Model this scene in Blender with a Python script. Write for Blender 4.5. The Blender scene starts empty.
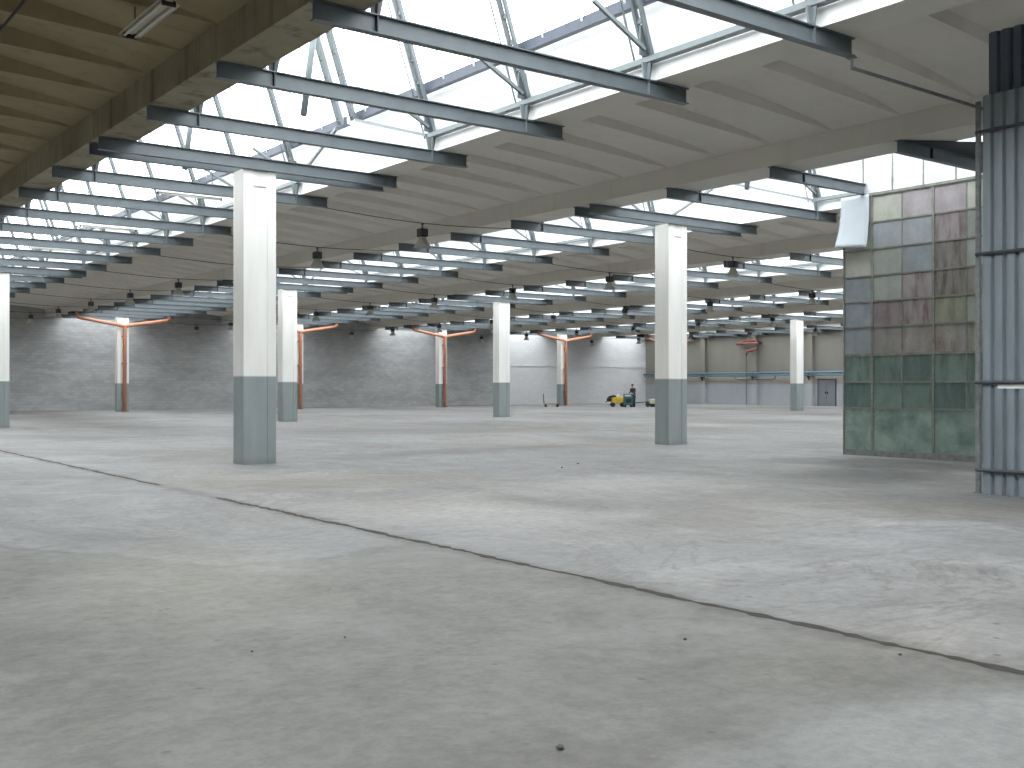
import bpy, bmesh, math, random
from mathutils import Vector, Matrix

random.seed(7)
C = bpy.context.scene.collection
S = bpy.context.scene

# ------------------------------------------------------------------ camera, sky, exposure
YAW = math.radians(37.02)
cam_data = bpy.data.cameras.new('camera')
cam_data.sensor_width = 36.0
cam_data.lens = 36.0 * 1070.0 / 1024.0
cam_data.shift_y = 2.7 / 1024.0
cam_data.clip_end = 500
cam = bpy.data.objects.new('camera', cam_data)
C.objects.link(cam)
cam.location = (0, 0, 1.566)
cam.rotation_euler = (math.radians(90), 0, -YAW)
S.camera = cam

world = bpy.data.worlds.new('overcast_sky')
S.world = world
world.use_nodes = True
wn = world.node_tree
wn.nodes.clear()
wo = wn.nodes.new('ShaderNodeOutputWorld')
wb = wn.nodes.new('ShaderNodeBackground')
wb.inputs[0].default_value = (0.97, 0.985, 1.0, 1)
wb.inputs[1].default_value = 5.0
wn.links.new(wb.outputs[0], wo.inputs[0])

S.view_settings.view_transform = 'Standard'
S.view_settings.look = 'None'
S.view_settings.gamma = 1
S.view_settings.use_curve_mapping = False
S.view_settings.exposure = 0.28
S.cycles.max_bounces = 10
S.cycles.diffuse_bounces = 6
S.cycles.glossy_bounces = 3
S.cycles.transparent_max_bounces = 24
S.cycles.caustics_reflective = False
S.cycles.caustics_refractive = False

# ------------------------------------------------------------------ layout constants (metres)
X0, Y0, DX, DY = 8.97, 20.63, 12.0, 24.0       # first column, bay pitches
HB = 3.18                                        # half length of the steel beams
ZB, ZT = 5.94, 6.18                              # steel beam underside and top
WALL_Y, WALL_X = 74.5, 72.3
YA = -14.0
XA = X0 - 2 * DX + 3.16

# ------------------------------------------------------------------ materials
def lin(c):
    return tuple((v / 12.92 if v <= 0.04045 else ((v + 0.055) / 1.055) ** 2.4) for v in c)

def rgb(r, g, b):
    return lin((r / 255, g / 255, b / 255)) + (1,)

class NT:
    def __init__(self, name):
        self.m = bpy.data.materials.new(name)
        self.m.use_nodes = True
        self.t = self.m.node_tree
        self.bsdf = self.t.nodes['Principled BSDF']
        self.out = self.t.nodes['Material Output']
    def n(self, typ, **kw):
        nd = self.t.nodes.new(typ)
        for k, v in kw.items():
            setattr(nd, k, v)
        return nd
    def l(self, a, b):
        self.t.links.new(a, b)
    def coord(self):
        return self.n('ShaderNodeTexCoord').outputs['Object']
    def geo(self):
        return self.n('ShaderNodeNewGeometry').outputs['Position']
    def scale(self, vec, s):
        mp = self.n('ShaderNodeMapping')
        mp.inputs['Scale'].default_value = s
        self.l(vec, mp.inputs['Vector'])
        return mp.outputs[0]
    def noise(self, vec, scale, detail=4, rough=0.55, dist=0):
        nd = self.n('ShaderNodeTexNoise')
        nd.inputs['Scale'].default_value = scale
        nd.inputs['Detail'].default_value = detail
        nd.inputs['Roughness'].default_value = rough
        nd.inputs['Distortion'].default_value = dist
        self.l(vec, nd.inputs['Vector'])
        return nd.outputs[0]
    def ramp(self, fac, stops, interp='LINEAR'):
        nd = self.n('ShaderNodeValToRGB')
        r = nd.color_ramp
        r.interpolation = interp
        while len(r.elements) < len(stops):
            r.elements.new(0.5)
        for e, (p, c) in zip(r.elements, stops):
            e.position = p
            e.color = c if len(c) == 4 else (c[0], c[1], c[2], 1)
        self.l(fac, nd.inputs[0])
        return nd.outputs[0]
    def mask(self, fac, a, b):
        return self.ramp(fac, [(a, (0, 0, 0, 1)), (b, (1, 1, 1, 1))])
    def mix(self, fac, a, b, blend='MIX'):
        nd = self.n('ShaderNodeMix', data_type='RGBA', blend_type=blend)
        for sock, v in ((nd.inputs[0], fac), (nd.inputs[6], a), (nd.inputs[7], b)):
            if isinstance(v, (float, int)):
                sock.default_value = v
            elif isinstance(v, tuple):
                sock.default_value = v
            else:
                self.l(v, sock)
        return nd.outputs[2]
    def math(self, op, a, b=None):
        nd = self.n('ShaderNodeMath', operation=op)
        for i, v in enumerate((a, b)):
            if v is None:
                continue
            if isinstance(v, (float, int)):
                nd.inputs[i].default_value = v
            else:
                self.l(v, nd.inputs[i])
        return nd.outputs[0]
    def bump(self, h, strength, dist=0.02):
        nd = self.n('ShaderNodeBump')
        nd.inputs['Strength'].default_value = strength
        nd.inputs['Distance'].default_value = dist
        self.l(h, nd.inputs['Height'])
        self.l(nd.outputs[0], self.bsdf.inputs['Normal'])
    def col(self, v):
        if isinstance(v, tuple):
            self.bsdf.inputs['Base Color'].default_value = v
        else:
            self.l(v, self.bsdf.inputs['Base Color'])
    def rough(self, v):
        if isinstance(v, (float, int)):
            self.bsdf.inputs['Roughness'].default_value = v
        else:
            self.l(v, self.bsdf.inputs['Roughness'])

def simple(name, c, rough=0.6, metal=0.0, var=0.12, scale=6.0, streak=False):
    t = NT(name)
    v = t.geo()
    if streak:
        v = t.scale(v, (1, 1, 0.15))
    f = t.noise(v, scale, 5, 0.6)
    d = tuple(max(0, x * (1 - var)) for x in c[:3]) + (1,)
    u = tuple(min(1, x * (1 + var)) for x in c[:3]) + (1,)
    t.col(t.ramp(f, [(0.3, d), (0.7, u)]))
    t.rough(rough)
    t.bsdf.inputs['Metallic'].default_value = metal
    return t.m

def mat_floor():
    t = NT('worn_concrete')
    p = t.geo()
    big = t.noise(p, 0.11, 5, 0.6, 0.6)
    mid = t.noise(t.scale(p, (1.0, 1.0, 1.0)), 0.42, 9, 0.68, 1.4)
    fine = t.noise(p, 8, 9, 0.8)
    stretch = t.noise(t.scale(p, (0.6, 0.12, 1)), 1.0, 6, 0.65, 0.5)
    c = t.ramp(big, [(0.32, rgb(112, 109, 106)), (0.5, rgb(134, 133, 132)), (0.68, rgb(150, 150, 151))])
    dust = t.mask(mid, 0.50, 0.70)
    c = t.mix(t.math('MULTIPLY', dust, 0.6), c, rgb(172, 170, 167))
    dirt = t.mask(stretch, 0.54, 0.74)
    c = t.mix(t.math('MULTIPLY', dirt, 0.55), c, rgb(96, 91, 85))
    veins = t.ramp(t.noise(p, 0.33, 9, 0.62, 2.2), [(0.470, (0, 0, 0, 1)), (0.497, (1, 1, 1, 1)), (0.52, (0, 0, 0, 1))])
    c = t.mix(t.math('MULTIPLY', veins, 0.34), c, rgb(84, 80, 75))
    warm = t.mask(t.noise(t.scale(p, (1, 1, 1)), 0.19, 3, 0.5, 0.3), 0.50, 0.72)
    c = t.mix(t.math('MULTIPLY', warm, 0.3), c, rgb(150, 140, 124))
    sp = t.n('ShaderNodeSeparateXYZ')
    t.l(p, sp.inputs[0])
    # rough, unscreeded older concrete on the near side of the joint, with its own ragged edge
    wob = t.math('MULTIPLY', t.math('SUBTRACT', t.noise(p, 0.8, 7, 0.6, 0.4), 0.5), 1.9)
    bend = t.math('MULTIPLY', t.math('MAXIMUM', t.math('SUBTRACT', 3.6, sp.outputs[0]), 0.0), 1.95)
    near = t.math('ADD', t.math('SUBTRACT', sp.outputs[1], bend), wob)
    nm = t.ramp(t.math('DIVIDE', near, 16.0), [(0.553, (1, 1, 1, 1)), (0.568, (0, 0, 0, 1))])
    west = t.ramp(t.math('DIVIDE', sp.outputs[0], 10.0), [(0.565, (1, 1, 1, 1)), (0.575, (0, 0, 0, 1))])
    older = t.math('MULTIPLY', nm, west)
    oc = t.ramp(t.noise(p, 1.1, 8, 0.7, 0.5), [(0.3, rgb(88, 86, 79)), (0.5, rgb(112, 110, 103)), (0.7, rgb(132, 131, 126))])
    c = t.mix(t.math('MULTIPLY', older, 0.68), c, oc)
    # dark crust along the ragged edge
    edge = t.ramp(t.math('DIVIDE', near, 16.0), [(0.550, (0, 0, 0, 1)), (0.560, (1, 1, 1, 1)), (0.572, (0, 0, 0, 1))])
    em = t.math('MULTIPLY', t.math('MULTIPLY', edge, west), 0.5)
    c = t.mix(em, c, rgb(88, 83, 76))
    jd = t.math('ABSOLUTE', t.math('SUBTRACT', sp.outputs[0], 5.76))
    jd = t.math('ADD', jd, t.math('MULTIPLY', t.noise(p, 1.6, 6, 0.65), 0.55))
    c = t.mix(t.math('MULTIPLY', t.ramp(jd, [(0.30, (1, 1, 1, 1)), (0.48, (0, 0, 0, 1))]), 0.6), c, rgb(84, 80, 74))
    # oily patch before the glazed partition
    def blob(cx, cy, rx, ry, ang, soft):
        mp = t.n('ShaderNodeMapping')
        mp.vector_type = 'TEXTURE'
        mp.inputs['Location'].default_value = (cx, cy, 0)
        mp.inputs['Rotation'].default_value = (0, 0, ang)
        mp.inputs['Scale'].default_value = (rx, ry, 1)
        t.l(p, mp.inputs['Vector'])
        ln = t.n('ShaderNodeVectorMath', operation='LENGTH')
        t.l(mp.outputs[0], ln.inputs[0])
        d = t.math('ADD', ln.outputs['Value'], t.math('MULTIPLY', t.math('SUBTRACT', t.noise(p, 1.3, 6, 0.65), 0.5), 1.1))
        return t.ramp(d, [(max(0.0, 1 - soft), (1, 1, 1, 1)), (1.0, (0, 0, 0, 1))])
    for cx, cy, rx, ry, ang, soft, k, col in (
            (16.6, 11.5, 2.4, 1.6, 0.3, 0.55, 0.72, rgb(84, 84, 84)),
            (19.3, 12.6, 1.8, 3.2, 0.0, 0.5, 0.7, rgb(78, 77, 74)),
            (15.0, 21.5, 6.0, 1.3, 0.1, 0.6, 0.55, rgb(100, 94, 86)),
            (11.8, 12.6, 3.2, 2.2, 0.2, 0.8, 0.45, rgb(180, 177, 173)),
            (3.4, 11.0, 0.7, 2.2, 0.3, 0.7, 0.55, rgb(92, 90, 87)),
            (4.55, 2.55, 1.7, 0.75, -0.25, 0.5, 0.55, rgb(162, 164, 163)),
            (3.3, 8.7, 1.4, 2.6, -0.3, 0.7, 0.35, rgb(166, 162, 150)),
            (7.5, 10.4, 1.8, 3.0, 0.0, 0.8, 0.35, rgb(178, 175, 171))):
        c = t.mix(t.math('MULTIPLY', blob(cx, cy, rx, ry, ang, soft), k), c, col)
    # specks and pits
    vo = t.n('ShaderNodeTexVoronoi')
    vo.inputs['Scale'].default_value = 4.5
    t.l(p, vo.inputs['Vector'])
    pit = t.ramp(vo.outputs['Distance'], [(0.06, (1, 1, 1, 1)), (0.15, (0, 0, 0, 1))])
    pit = t.math('MULTIPLY', pit, t.mask(t.noise(p, 2.0, 3), 0.50, 0.6))
    c = t.mix(t.math('MULTIPLY', pit, 0.7), c, rgb(76, 72, 67))
    c = t.mix(0.55, c, t.ramp(fine, [(0.34, (0.42, 0.41, 0.40, 1)), (0.58, (1, 1, 1, 1))]), 'MULTIPLY')
    grit = t.mask(t.noise(t.scale(p, (1, 1, 1)), 34, 4, 0.7), 0.60, 0.70)
    c = t.mix(t.math('MULTIPLY', grit, 0.35), c, rgb(80, 76, 70))
    t.col(c)
    t.rough(t.ramp(mid, [(0.3, (0.42, 0.42, 0.42, 1)), (0.7, (0.7, 0.7, 0.7, 1))]))
    t.bsdf.inputs['Specular IOR Level'].default_value = 0.4
    hh = t.math('ADD', t.math('MULTIPLY', t.noise(p, 5, 8, 0.7), 1.0), t.math('MULTIPLY', fine, 0.35))
    t.bump(hh, 0.35, 0.02)
    return t.m

def mat_blocks(name, c1, c2, mortar, bw=0.5, rh=0.2, contrast=0.6, swap=False):
    t = NT(name)
    p = t.geo()
    sp = t.n('ShaderNodeSeparateXYZ')
    t.l(p, sp.inputs[0])
    cb = t.n('ShaderNodeCombineXYZ')
    t.l(sp.outputs[1 if swap else 0], cb.inputs[0])
    t.l(sp.outputs[2], cb.inputs[1])
    b = t.n('ShaderNodeTexBrick')
    b.inputs['Scale'].default_value = 1.0
    b.inputs['Brick Width'].default_value = bw
    b.inputs['Row Height'].default_value = rh
    b.inputs['Mortar Size'].default_value = 0.012
    b.inputs['Color1'].default_value = c1
    b.inputs['Color2'].default_value = c2
    b.inputs['Mortar'].default_value = mortar
    t.l(cb.outputs[0], b.inputs['Vector'])
    n = t.noise(t.scale(cb.outputs[0], (0.5, 1.6, 1)), 0.6, 6, 0.65, 0.4)
    c = t.mix(contrast, b.outputs['Color'], t.ramp(n, [(0.3, (0.42, 0.42, 0.43, 1)), (0.62, (1.0, 1.0, 1.0, 1))]), 'MULTIPLY')
    t.col(c)
    t.rough(0.9)
    return t.m

def mat_column():
    t = NT('painted_column')
    p = t.geo()
    sp = t.n('ShaderNodeSeparateXYZ')
    t.l(p, sp.inputs[0])
    n = t.noise(t.scale(p, (3, 3, 0.4)), 1.5, 5, 0.6)
    white = t.ramp(n, [(0.3, rgb(232, 230, 225)), (0.7, rgb(242, 241, 237))])
    grey = t.ramp(n, [(0.3, rgb(136, 145, 145)), (0.7, rgb(148, 156, 156))])
    z = t.ramp(t.math('DIVIDE', sp.outputs[2], 10.0), [(0.1765, (0, 0, 0, 1)), (0.1775, (1, 1, 1, 1))])
    c = t.mix(z, grey, white)
    foot = t.math('MULTIPLY', t.ramp(t.math('ADD', sp.outputs[2], t.math('MULTIPLY', n, 0.2)), [(0.1, (1, 1, 1, 1)), (0.25, (0, 0, 0, 1))]), 0.3)
    c = t.mix(foot, c, rgb(120, 118, 112))
    t.col(c)
    t.rough(0.55)
    return t.m

def mat_wall_band(name):
    t = NT(name)
    p = t.geo()
    sp = t.n('ShaderNodeSeparateXYZ')
    t.l(p, sp.inputs[0])
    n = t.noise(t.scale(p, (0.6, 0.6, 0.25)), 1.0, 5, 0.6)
    up = t.ramp(n, [(0.3, rgb(110, 107, 100)), (0.7, rgb(120, 117, 110))])  # three tones by height, darkest above the pipe run
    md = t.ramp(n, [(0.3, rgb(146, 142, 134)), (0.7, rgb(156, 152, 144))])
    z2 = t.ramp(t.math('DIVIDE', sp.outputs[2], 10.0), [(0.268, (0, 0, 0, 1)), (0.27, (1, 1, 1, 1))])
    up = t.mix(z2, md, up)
    lo = t.ramp(n, [(0.3, rgb(148, 152, 156)), (0.7, rgb(160, 163, 167))])
    z = t.ramp(t.math('DIVIDE', sp.outputs[2], 10.0), [(0.1765, (0, 0, 0, 1)), (0.178, (1, 1, 1, 1))])
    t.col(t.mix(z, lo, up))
    t.rough(0.8)
    return t.m

def mat_concrete(name, a, b, streak, sc=0.5):
    t = NT(name)
    p = t.geo()
    n = t.noise(p, sc, 6, 0.62, 0.3)
    c = t.ramp(n, [(0.3, a), (0.7, b)])
    s = t.mask(t.noise(t.scale(p, (2.2, 2.2, 0.25)), 1.2, 5, 0.65), 0.52, 0.72)
    c = t.mix(t.math('MULTIPLY', s, streak[1]), c, streak[0])
    t.col(c)
    t.rough(0.85)
    t.bump(t.noise(p, 9, 5, 0.6), 0.1, 0.01)
    return t.m

def mat_glass(name='roof_glass', tint=(0.97, 0.99, 1.0, 1), refl=0.05):
    t = NT(name)
    tr = t.n('ShaderNodeBsdfTransparent')
    tr.inputs[0].default_value = tint
    gl = t.n('ShaderNodeBsdfGlossy')
    gl.inputs['Roughness'].default_value = 0.05
    mx = t.n('ShaderNodeMixShader')
    mx.inputs[0].default_value = refl
    t.l(tr.outputs[0], mx.inputs[1])
    t.l(gl.outputs[0], mx.inputs[2])
    t.l(mx.outputs[0], t.out.inputs[0])
    return t.m

def mat_pane(name, c, stain, amount, trans=0.25, seed=0.0, speck=0.0, runs=True):
    t = NT(name)
    p = t.geo()
    mp = t.n('ShaderNodeMapping')
    mp.inputs['Location'].default_value = (seed, seed * 1.7, seed * 0.6)
    t.l(p, mp.inputs['Vector'])
    n = t.noise(mp.outputs[0], 2.2, 6, 0.65, 0.2)
    d = tuple(x * 0.8 for x in c[:3]) + (1,)
    u = tuple(min(1, x * 1.15) for x in c[:3]) + (1,)
    col = t.ramp(n, [(0.3, d), (0.7, u)])
    st = t.mask(t.noise(t.scale(mp.outputs[0], (1, 4.5, 0.9) if runs else (1, 1.2, 1.5)), 1.3, 6, 0.65), 0.46, 0.66)
    col = t.mix(t.math('MULTIPLY', st, amount), col, stain)
    if speck:
        sp = t.mask(t.noise(p, 26, 3, 0.7), 0.56, 0.62)
        zone = t.mask(t.noise(mp.outputs[0], 1.1, 2), 0.42, 0.56)
        col = t.mix(t.math('MULTIPLY', t.math('MULTIPLY', sp, zone), speck), col, rgb(190, 190, 180))
    t.col(col)
    t.rough(0.35)
    tl = t.n('ShaderNodeBsdfTranslucent')
    t.l(col, tl.inputs[0])
    mx = t.n('ShaderNodeMixShader')
    mx.inputs[0].default_value = trans
    t.l(t.bsdf.outputs[0], mx.inputs[1])
    t.l(tl.outputs[0], mx.inputs[2])
    t.l(mx.outputs[0], t.out.inputs[0])
    return t.m

M = {
    'floor': mat_floor(),
    'blocks': mat_blocks('grey_blocks', rgb(162, 162, 162), rgb(174, 174, 173), rgb(158, 158, 158), 0.4, 0.2, 0.46),
    'white_blocks': mat_blocks('white_blocks', rgb(202, 202, 203), rgb(208, 208, 209), rgb(190, 190, 191), 0.5, 0.2, 0.12),
    'column': mat_column(),
    'wall_band': mat_wall_band('three_tone_wall'),
    'ceiling': mat_concrete('painted_ceiling', rgb(209, 205, 196), rgb(218, 214, 205), (rgb(192, 186, 173), 0.3)),
    'old_ceiling': mat_concrete('bare_concrete_ceiling', rgb(138, 127, 96), rgb(156, 145, 114), (rgb(104, 94, 70), 0.45)),
    'old_beam': mat_concrete('stained_concrete', rgb(134, 126, 104), rgb(162, 154, 132), (rgb(60, 55, 44), 0.7), 0.8),
    'upstand': mat_concrete('white_upstand', rgb(240, 240, 238), rgb(246, 246, 245), (rgb(234, 233, 230), 0.2)),
    'steel': simple('grey_painted_steel', rgb(97, 105, 109), 0.45, 0.0, 0.12, 3),
    'light_steel': simple('light_grey_steel', rgb(116, 124, 126), 0.45, 0.0, 0.08, 3),
    'dark_steel': simple('dark_steel', rgb(66, 70, 76), 0.5, 0.2, 0.2, 5),
    'rusty_steel': simple('weathered_steel', rgb(120, 121, 121), 0.6, 0.0, 0.3, 9),
    'purlin': simple('blue_grey_steel', rgb(72, 78, 92), 0.5, 0.0, 0.12, 5),
    'bar': simple('white_glazing_bar', rgb(200, 206, 210), 0.5, 0.0, 0.05, 5),
    'glass': mat_glass(),
    'orange': simple('orange_pipe', rgb(188, 130, 102), 0.5, 0.0, 0.12, 4),
    'brown_pipe': simple('brown_pipe', rgb(120, 70, 58), 0.55, 0.0, 0.15, 4),
    'blue_pipe': simple('blue_painted_pipe', rgb(92, 118, 136), 0.5, 0.0, 0.12, 4),
    'grey_door': simple('grey_door_paint', rgb(112, 116, 122), 0.5, 0.0, 0.06, 2),
    'black': simple('black_rubber', rgb(32, 33, 35), 0.7, 0.0, 0.2, 8),
    'lamp_top': simple('dark_lamp_housing', rgb(62, 64, 66), 0.6, 0.0, 0.15, 12),
    'lamp_bell': simple('dull_aluminium', rgb(172, 172, 164), 0.45, 0.0, 0.1, 6),
    'white': simple('white_enamel', rgb(232, 234, 233), 0.4, 0.0, 0.03, 4),
    'tube': simple('unlit_tube', rgb(206, 206, 196), 0.3, 0.0, 0.02, 4),
    'cream': simple('dusty_enamel', rgb(176, 172, 154), 0.5, 0.0, 0.08, 6),
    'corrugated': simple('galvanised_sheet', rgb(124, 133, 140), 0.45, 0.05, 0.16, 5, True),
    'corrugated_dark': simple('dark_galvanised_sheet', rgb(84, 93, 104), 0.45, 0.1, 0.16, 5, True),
    'frame_green': simple('old_green_frame', rgb(124, 126, 118), 0.6, 0.0, 0.25, 7),
    'sheet': simple('white_plastic', rgb(176, 184, 190), 0.5, 0.0, 0.04, 3),
    'yellow': simple('yellow_machine_paint', rgb(206, 178, 62), 0.45, 0.0, 0.1, 5),
    'teal': simple('teal_machine_paint', rgb(48, 92, 96), 0.5, 0.0, 0.15, 5),
    'navy': simple('navy_workwear', rgb(48, 54, 68), 0.85, 0.0, 0.15, 12),
    'trousers': simple('dark_blue_trousers', rgb(52, 64, 84), 0.85, 0.0, 0.15, 12),
    'skin': simple('skin', rgb(198, 150, 124), 0.5, 0.0, 0.05, 8),
    'hair': simple('dark_hair', rgb(38, 32, 28), 0.7, 0.0, 0.1, 20),
    'filler': simple('joint_filler', rgb(56, 52, 47), 0.9, 0.0, 0.4, 7),
    'rubble': simple('dark_rubble', rgb(92, 88, 82), 0.9, 0.0, 0.3, 30),
    'wood': simple('grey_wood', rgb(140, 126, 108), 0.7, 0.0, 0.15, 7),
}

# ------------------------------------------------------------------ mesh helpers
class MB:
    """collects shapes that become one mesh"""
    def __init__(self):
        self.bm = bmesh.new()
    def box(self, x0, x1, y0, y1, z0, z1, bevel=0):
        r = bmesh.ops.create_cube(self.bm, size=1)
        vs = r['verts']
        for v in vs:
            v.co = Vector(((x0 + x1) / 2 + v.co.x * (x1 - x0), (y0 + y1) / 2 + v.co.y * (y1 - y0), (z0 + z1) / 2 + v.co.z * (z1 - z0)))
        if bevel:
            es = list({e for v in vs for e in v.link_edges})
            bmesh.ops.bevel(self.bm, geom=es, offset=bevel, segments=2, affect='EDGES', profile=0.6)
        return self
    def prism(self, pts, axis, a, b):
        """polygon pts (2-D) extruded along axis from a to b. axis 'y': pts=(x,z); 'x': pts=(y,z); 'z': pts=(x,y)"""
        def mk(p, t):
            if axis == 'y':
                return (p[0], t, p[1])
            if axis == 'x':
                return (t, p[0], p[1])
            return (p[0], p[1], t)
        va = [self.bm.verts.new(mk(p, a)) for p in pts]
        vb = [self.bm.verts.new(mk(p, b)) for p in pts]
        n = len(pts)
        self.bm.faces.new(va)
        self.bm.faces.new(vb[::-1])
        for i in range(n):
            j = (i + 1) % n
            self.bm.faces.new((va[j], va[i], vb[i], vb[j]))
        return self
    def tube(self, pts, r, seg=10, r2=None, cap=True):
        pts = [Vector(p) for p in pts]
        rings = []
        n = len(pts)
        up = None
        for i, p in enumerate(pts):
            if i == 0:
                d = pts[1] - pts[0]
            elif i == n - 1:
                d = pts[-1] - pts[-2]
            else:
                d = (pts[i + 1] - p).normalized() + (p - pts[i - 1]).normalized()
            d.normalize()
            if up is None:
                up = Vector((0, 0, 1)) if abs(d.z) < 0.9 else Vector((1, 0, 0))
            u = d.cross(up)
            if u.length < 1e-4:
                u = d.cross(Vector((1, 0, 0)))
            u.normalize()
            w = u.cross(d).normalized()
            rr = r if r2 is None else r + (r2 - r) * i / (n - 1)
            rings.append([self.bm.verts.new(p + (u * math.cos(2 * math.pi * k / seg) + w * math.sin(2 * math.pi * k / seg)) * rr) for k in range(seg)])
        for a, b in zip(rings, rings[1:]):
            for k in range(seg):
                self.bm.faces.new((a[k], a[(k + 1) % seg], b[(k + 1) % seg], b[k]))
        if cap:
            self.bm.faces.new(rings[0][::-1])
            self.bm.faces.new(rings[-1])
        return self
    def bar(self, p, q, w, h, side=None):
        """rectangular bar from p to q, w across, h in the other direction"""
        p, q = Vector(p), Vector(q)
        d = (q - p).normalized()
        s = Vector(side) if side else (Vector((0, 0, 1)) if abs(d.z) < 0.9 else Vector((0, 1, 0)))
        u = d.cross(s).normalized()
        v = u.cross(d).normalized()
        rings = []
        for e in (p, q):
            rings.append([self.bm.verts.new(e + u * a * w / 2 + v * b * h / 2) for a, b in ((-1, -1), (1, -1), (1, 1), (-1, 1))])
        a, b = rings
        for k in range(4):
            self.bm.faces.new((a[k], a[(k + 1) % 4], b[(k + 1) % 4], b[k]))
        self.bm.faces.new(a[::-1])
        self.bm.faces.new(b)
        return self
    def lathe(self, prof, cx, cy, seg=16, axis='z', cap=True):
        rings = []
        for r, t in prof:
            ring = []
            for k in range(seg):
                a = 2 * math.pi * k / seg
                if axis == 'z':
                    co = (cx + r * math.cos(a), cy + r * math.sin(a), t)
                elif axis == 'y':
                    co = (cx + r * math.cos(a), t, cy + r * math.sin(a))
                else:
                    co = (t, cx + r * math.cos(a), cy + r * math.sin(a))
                ring.append(self.bm.verts.new(co))
            rings.append(ring)
        for a, b in zip(rings, rings[1:]):
            for k in range(seg):
                self.bm.faces.new((a[k], a[(k + 1) % seg], b[(k + 1) % seg], b[k]))
        if cap:
            self.bm.faces.new(rings[0][::-1])
            self.bm.faces.new(rings[-1])
        return self
    def build(self, name, mat, parent=None, smooth=False):
        bmesh.ops.recalc_face_normals(self.bm, faces=self.bm.faces)
        me = bpy.data.meshes.new(name)
        self.bm.to_mesh(me)
        self.bm.free()
        if smooth:
            for p in me.polygons:
                p.use_smooth = True
        me.materials.append(M[mat] if isinstance(mat, str) else mat)
        o = bpy.data.objects.new(name, me)
        C.objects.link(o)
        if parent:
            o.parent = parent
        return o

def tag(o, label, cat, group=None):
    o['label'] = label
    o['category'] = cat
    o['kind'] = 'thing'
    if group:
        o['group'] = group
    return o

def thing(name, label, cat, loc=(0, 0, 0), rotz=0, group=None):
    o = bpy.data.objects.new(name, None)
    o.empty_display_size = 0.2
    C.objects.link(o)
    o.location = loc
    o.rotation_euler = (0, 0, rotz)
    return tag(o, label, cat, group)

def struct(o):
    o['kind'] = 'structure'
    return o

def dup(root, loc, label, rotz=None):
    r = root.copy()
    C.objects.link(r)
    r.location = loc
    if rotz is not None:
        r.rotation_euler = (0, 0, rotz)
    r['label'] = label
    for ch in list(root.children):
        c = ch.copy()
        C.objects.link(c)
        c.parent = r
        for g in list(ch.children):
            d = g.copy()
            C.objects.link(d)
            d.parent = c
    return r

SN, CS = math.sin(YAW), math.cos(YAW)
def proj(x, y, z):
    d = x * SN + y * CS
    if d < 0.5:
        return None
    return 512 + 1070 * (x * CS - y * SN) / d, 386.7 - (z - 1.566) * 1070 / d

ORD = ['first', 'second', 'third', 'fourth', 'fifth', 'sixth', 'seventh', 'eighth', 'ninth', 'tenth', 'eleventh', 'twelfth']

# ------------------------------------------------------------------ floor
f = MB()
f.box(XA - 0.3, WALL_X + 0.4, YA - 0.3, WALL_Y + 0.3, -0.25, 0)
struct(f.build('floor', 'floor'))
# expansion joint: old filler in a ragged strip, broken where it was patched over
def joint_strip(y0, y1, name):
    m = MB()
    n = int((y1 - y0) / 0.07)
    prev = None
    for i in range(n + 1):
        y = y0 + (y1 - y0) * i / n
        wob = 0.012 * math.sin(y * 3.1) + 0.008 * math.sin(y * 7.7)
        w = 0.040 + random.uniform(-0.022, 0.022)
        if i in (0, n):
            w = 0.004
        a = m.bm.verts.new((5.76 + wob - w, y, 0.0015))
        b = m.bm.verts.new((5.76 + wob + w, y, 0.0015))
        if prev:
            m.bm.faces.new((prev[0], prev[1], b, a))
        prev = (a, b)
    return struct(m.build(name, 'filler'))
joint_strip(-2.0, 14.6, 'trim_1')
joint_strip(16.9, 60.0, 'trim_2')

# ------------------------------------------------------------------ walls
w = MB().box(XA - 0.3, 54.6, WALL_Y, WALL_Y + 0.3, 0, 9.8)
struct(w.build('wall_back', 'blocks'))
w = MB().box(54.6, WALL_X + 0.3, WALL_Y, WALL_Y + 0.3, 0, 9.8).box(54.6, WALL_X, WALL_Y - 0.05, WALL_Y, 3.36, 3.46)
struct(w.build('wall_back_painted', 'white_blocks'))
w = MB().box(WALL_X, WALL_X + 0.3, YA - 0.3, WALL_Y, 0, 9.8)
for py in range(-3, 12):
    yy = 66.55 - 5.85 * py
    w.box(WALL_X - 0.35, WALL_X, yy, yy + 0.55, 0, 6.7)
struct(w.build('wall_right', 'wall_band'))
struct(MB().box(XA - 0.3, XA, YA - 0.3, WALL_Y, 0, 9.8).build('wall_left', 'wall_band'))
struct(MB().box(XA, WALL_X, YA - 0.3, YA, 0, 9.8).build('wall_front', 'wall_band'))

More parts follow.
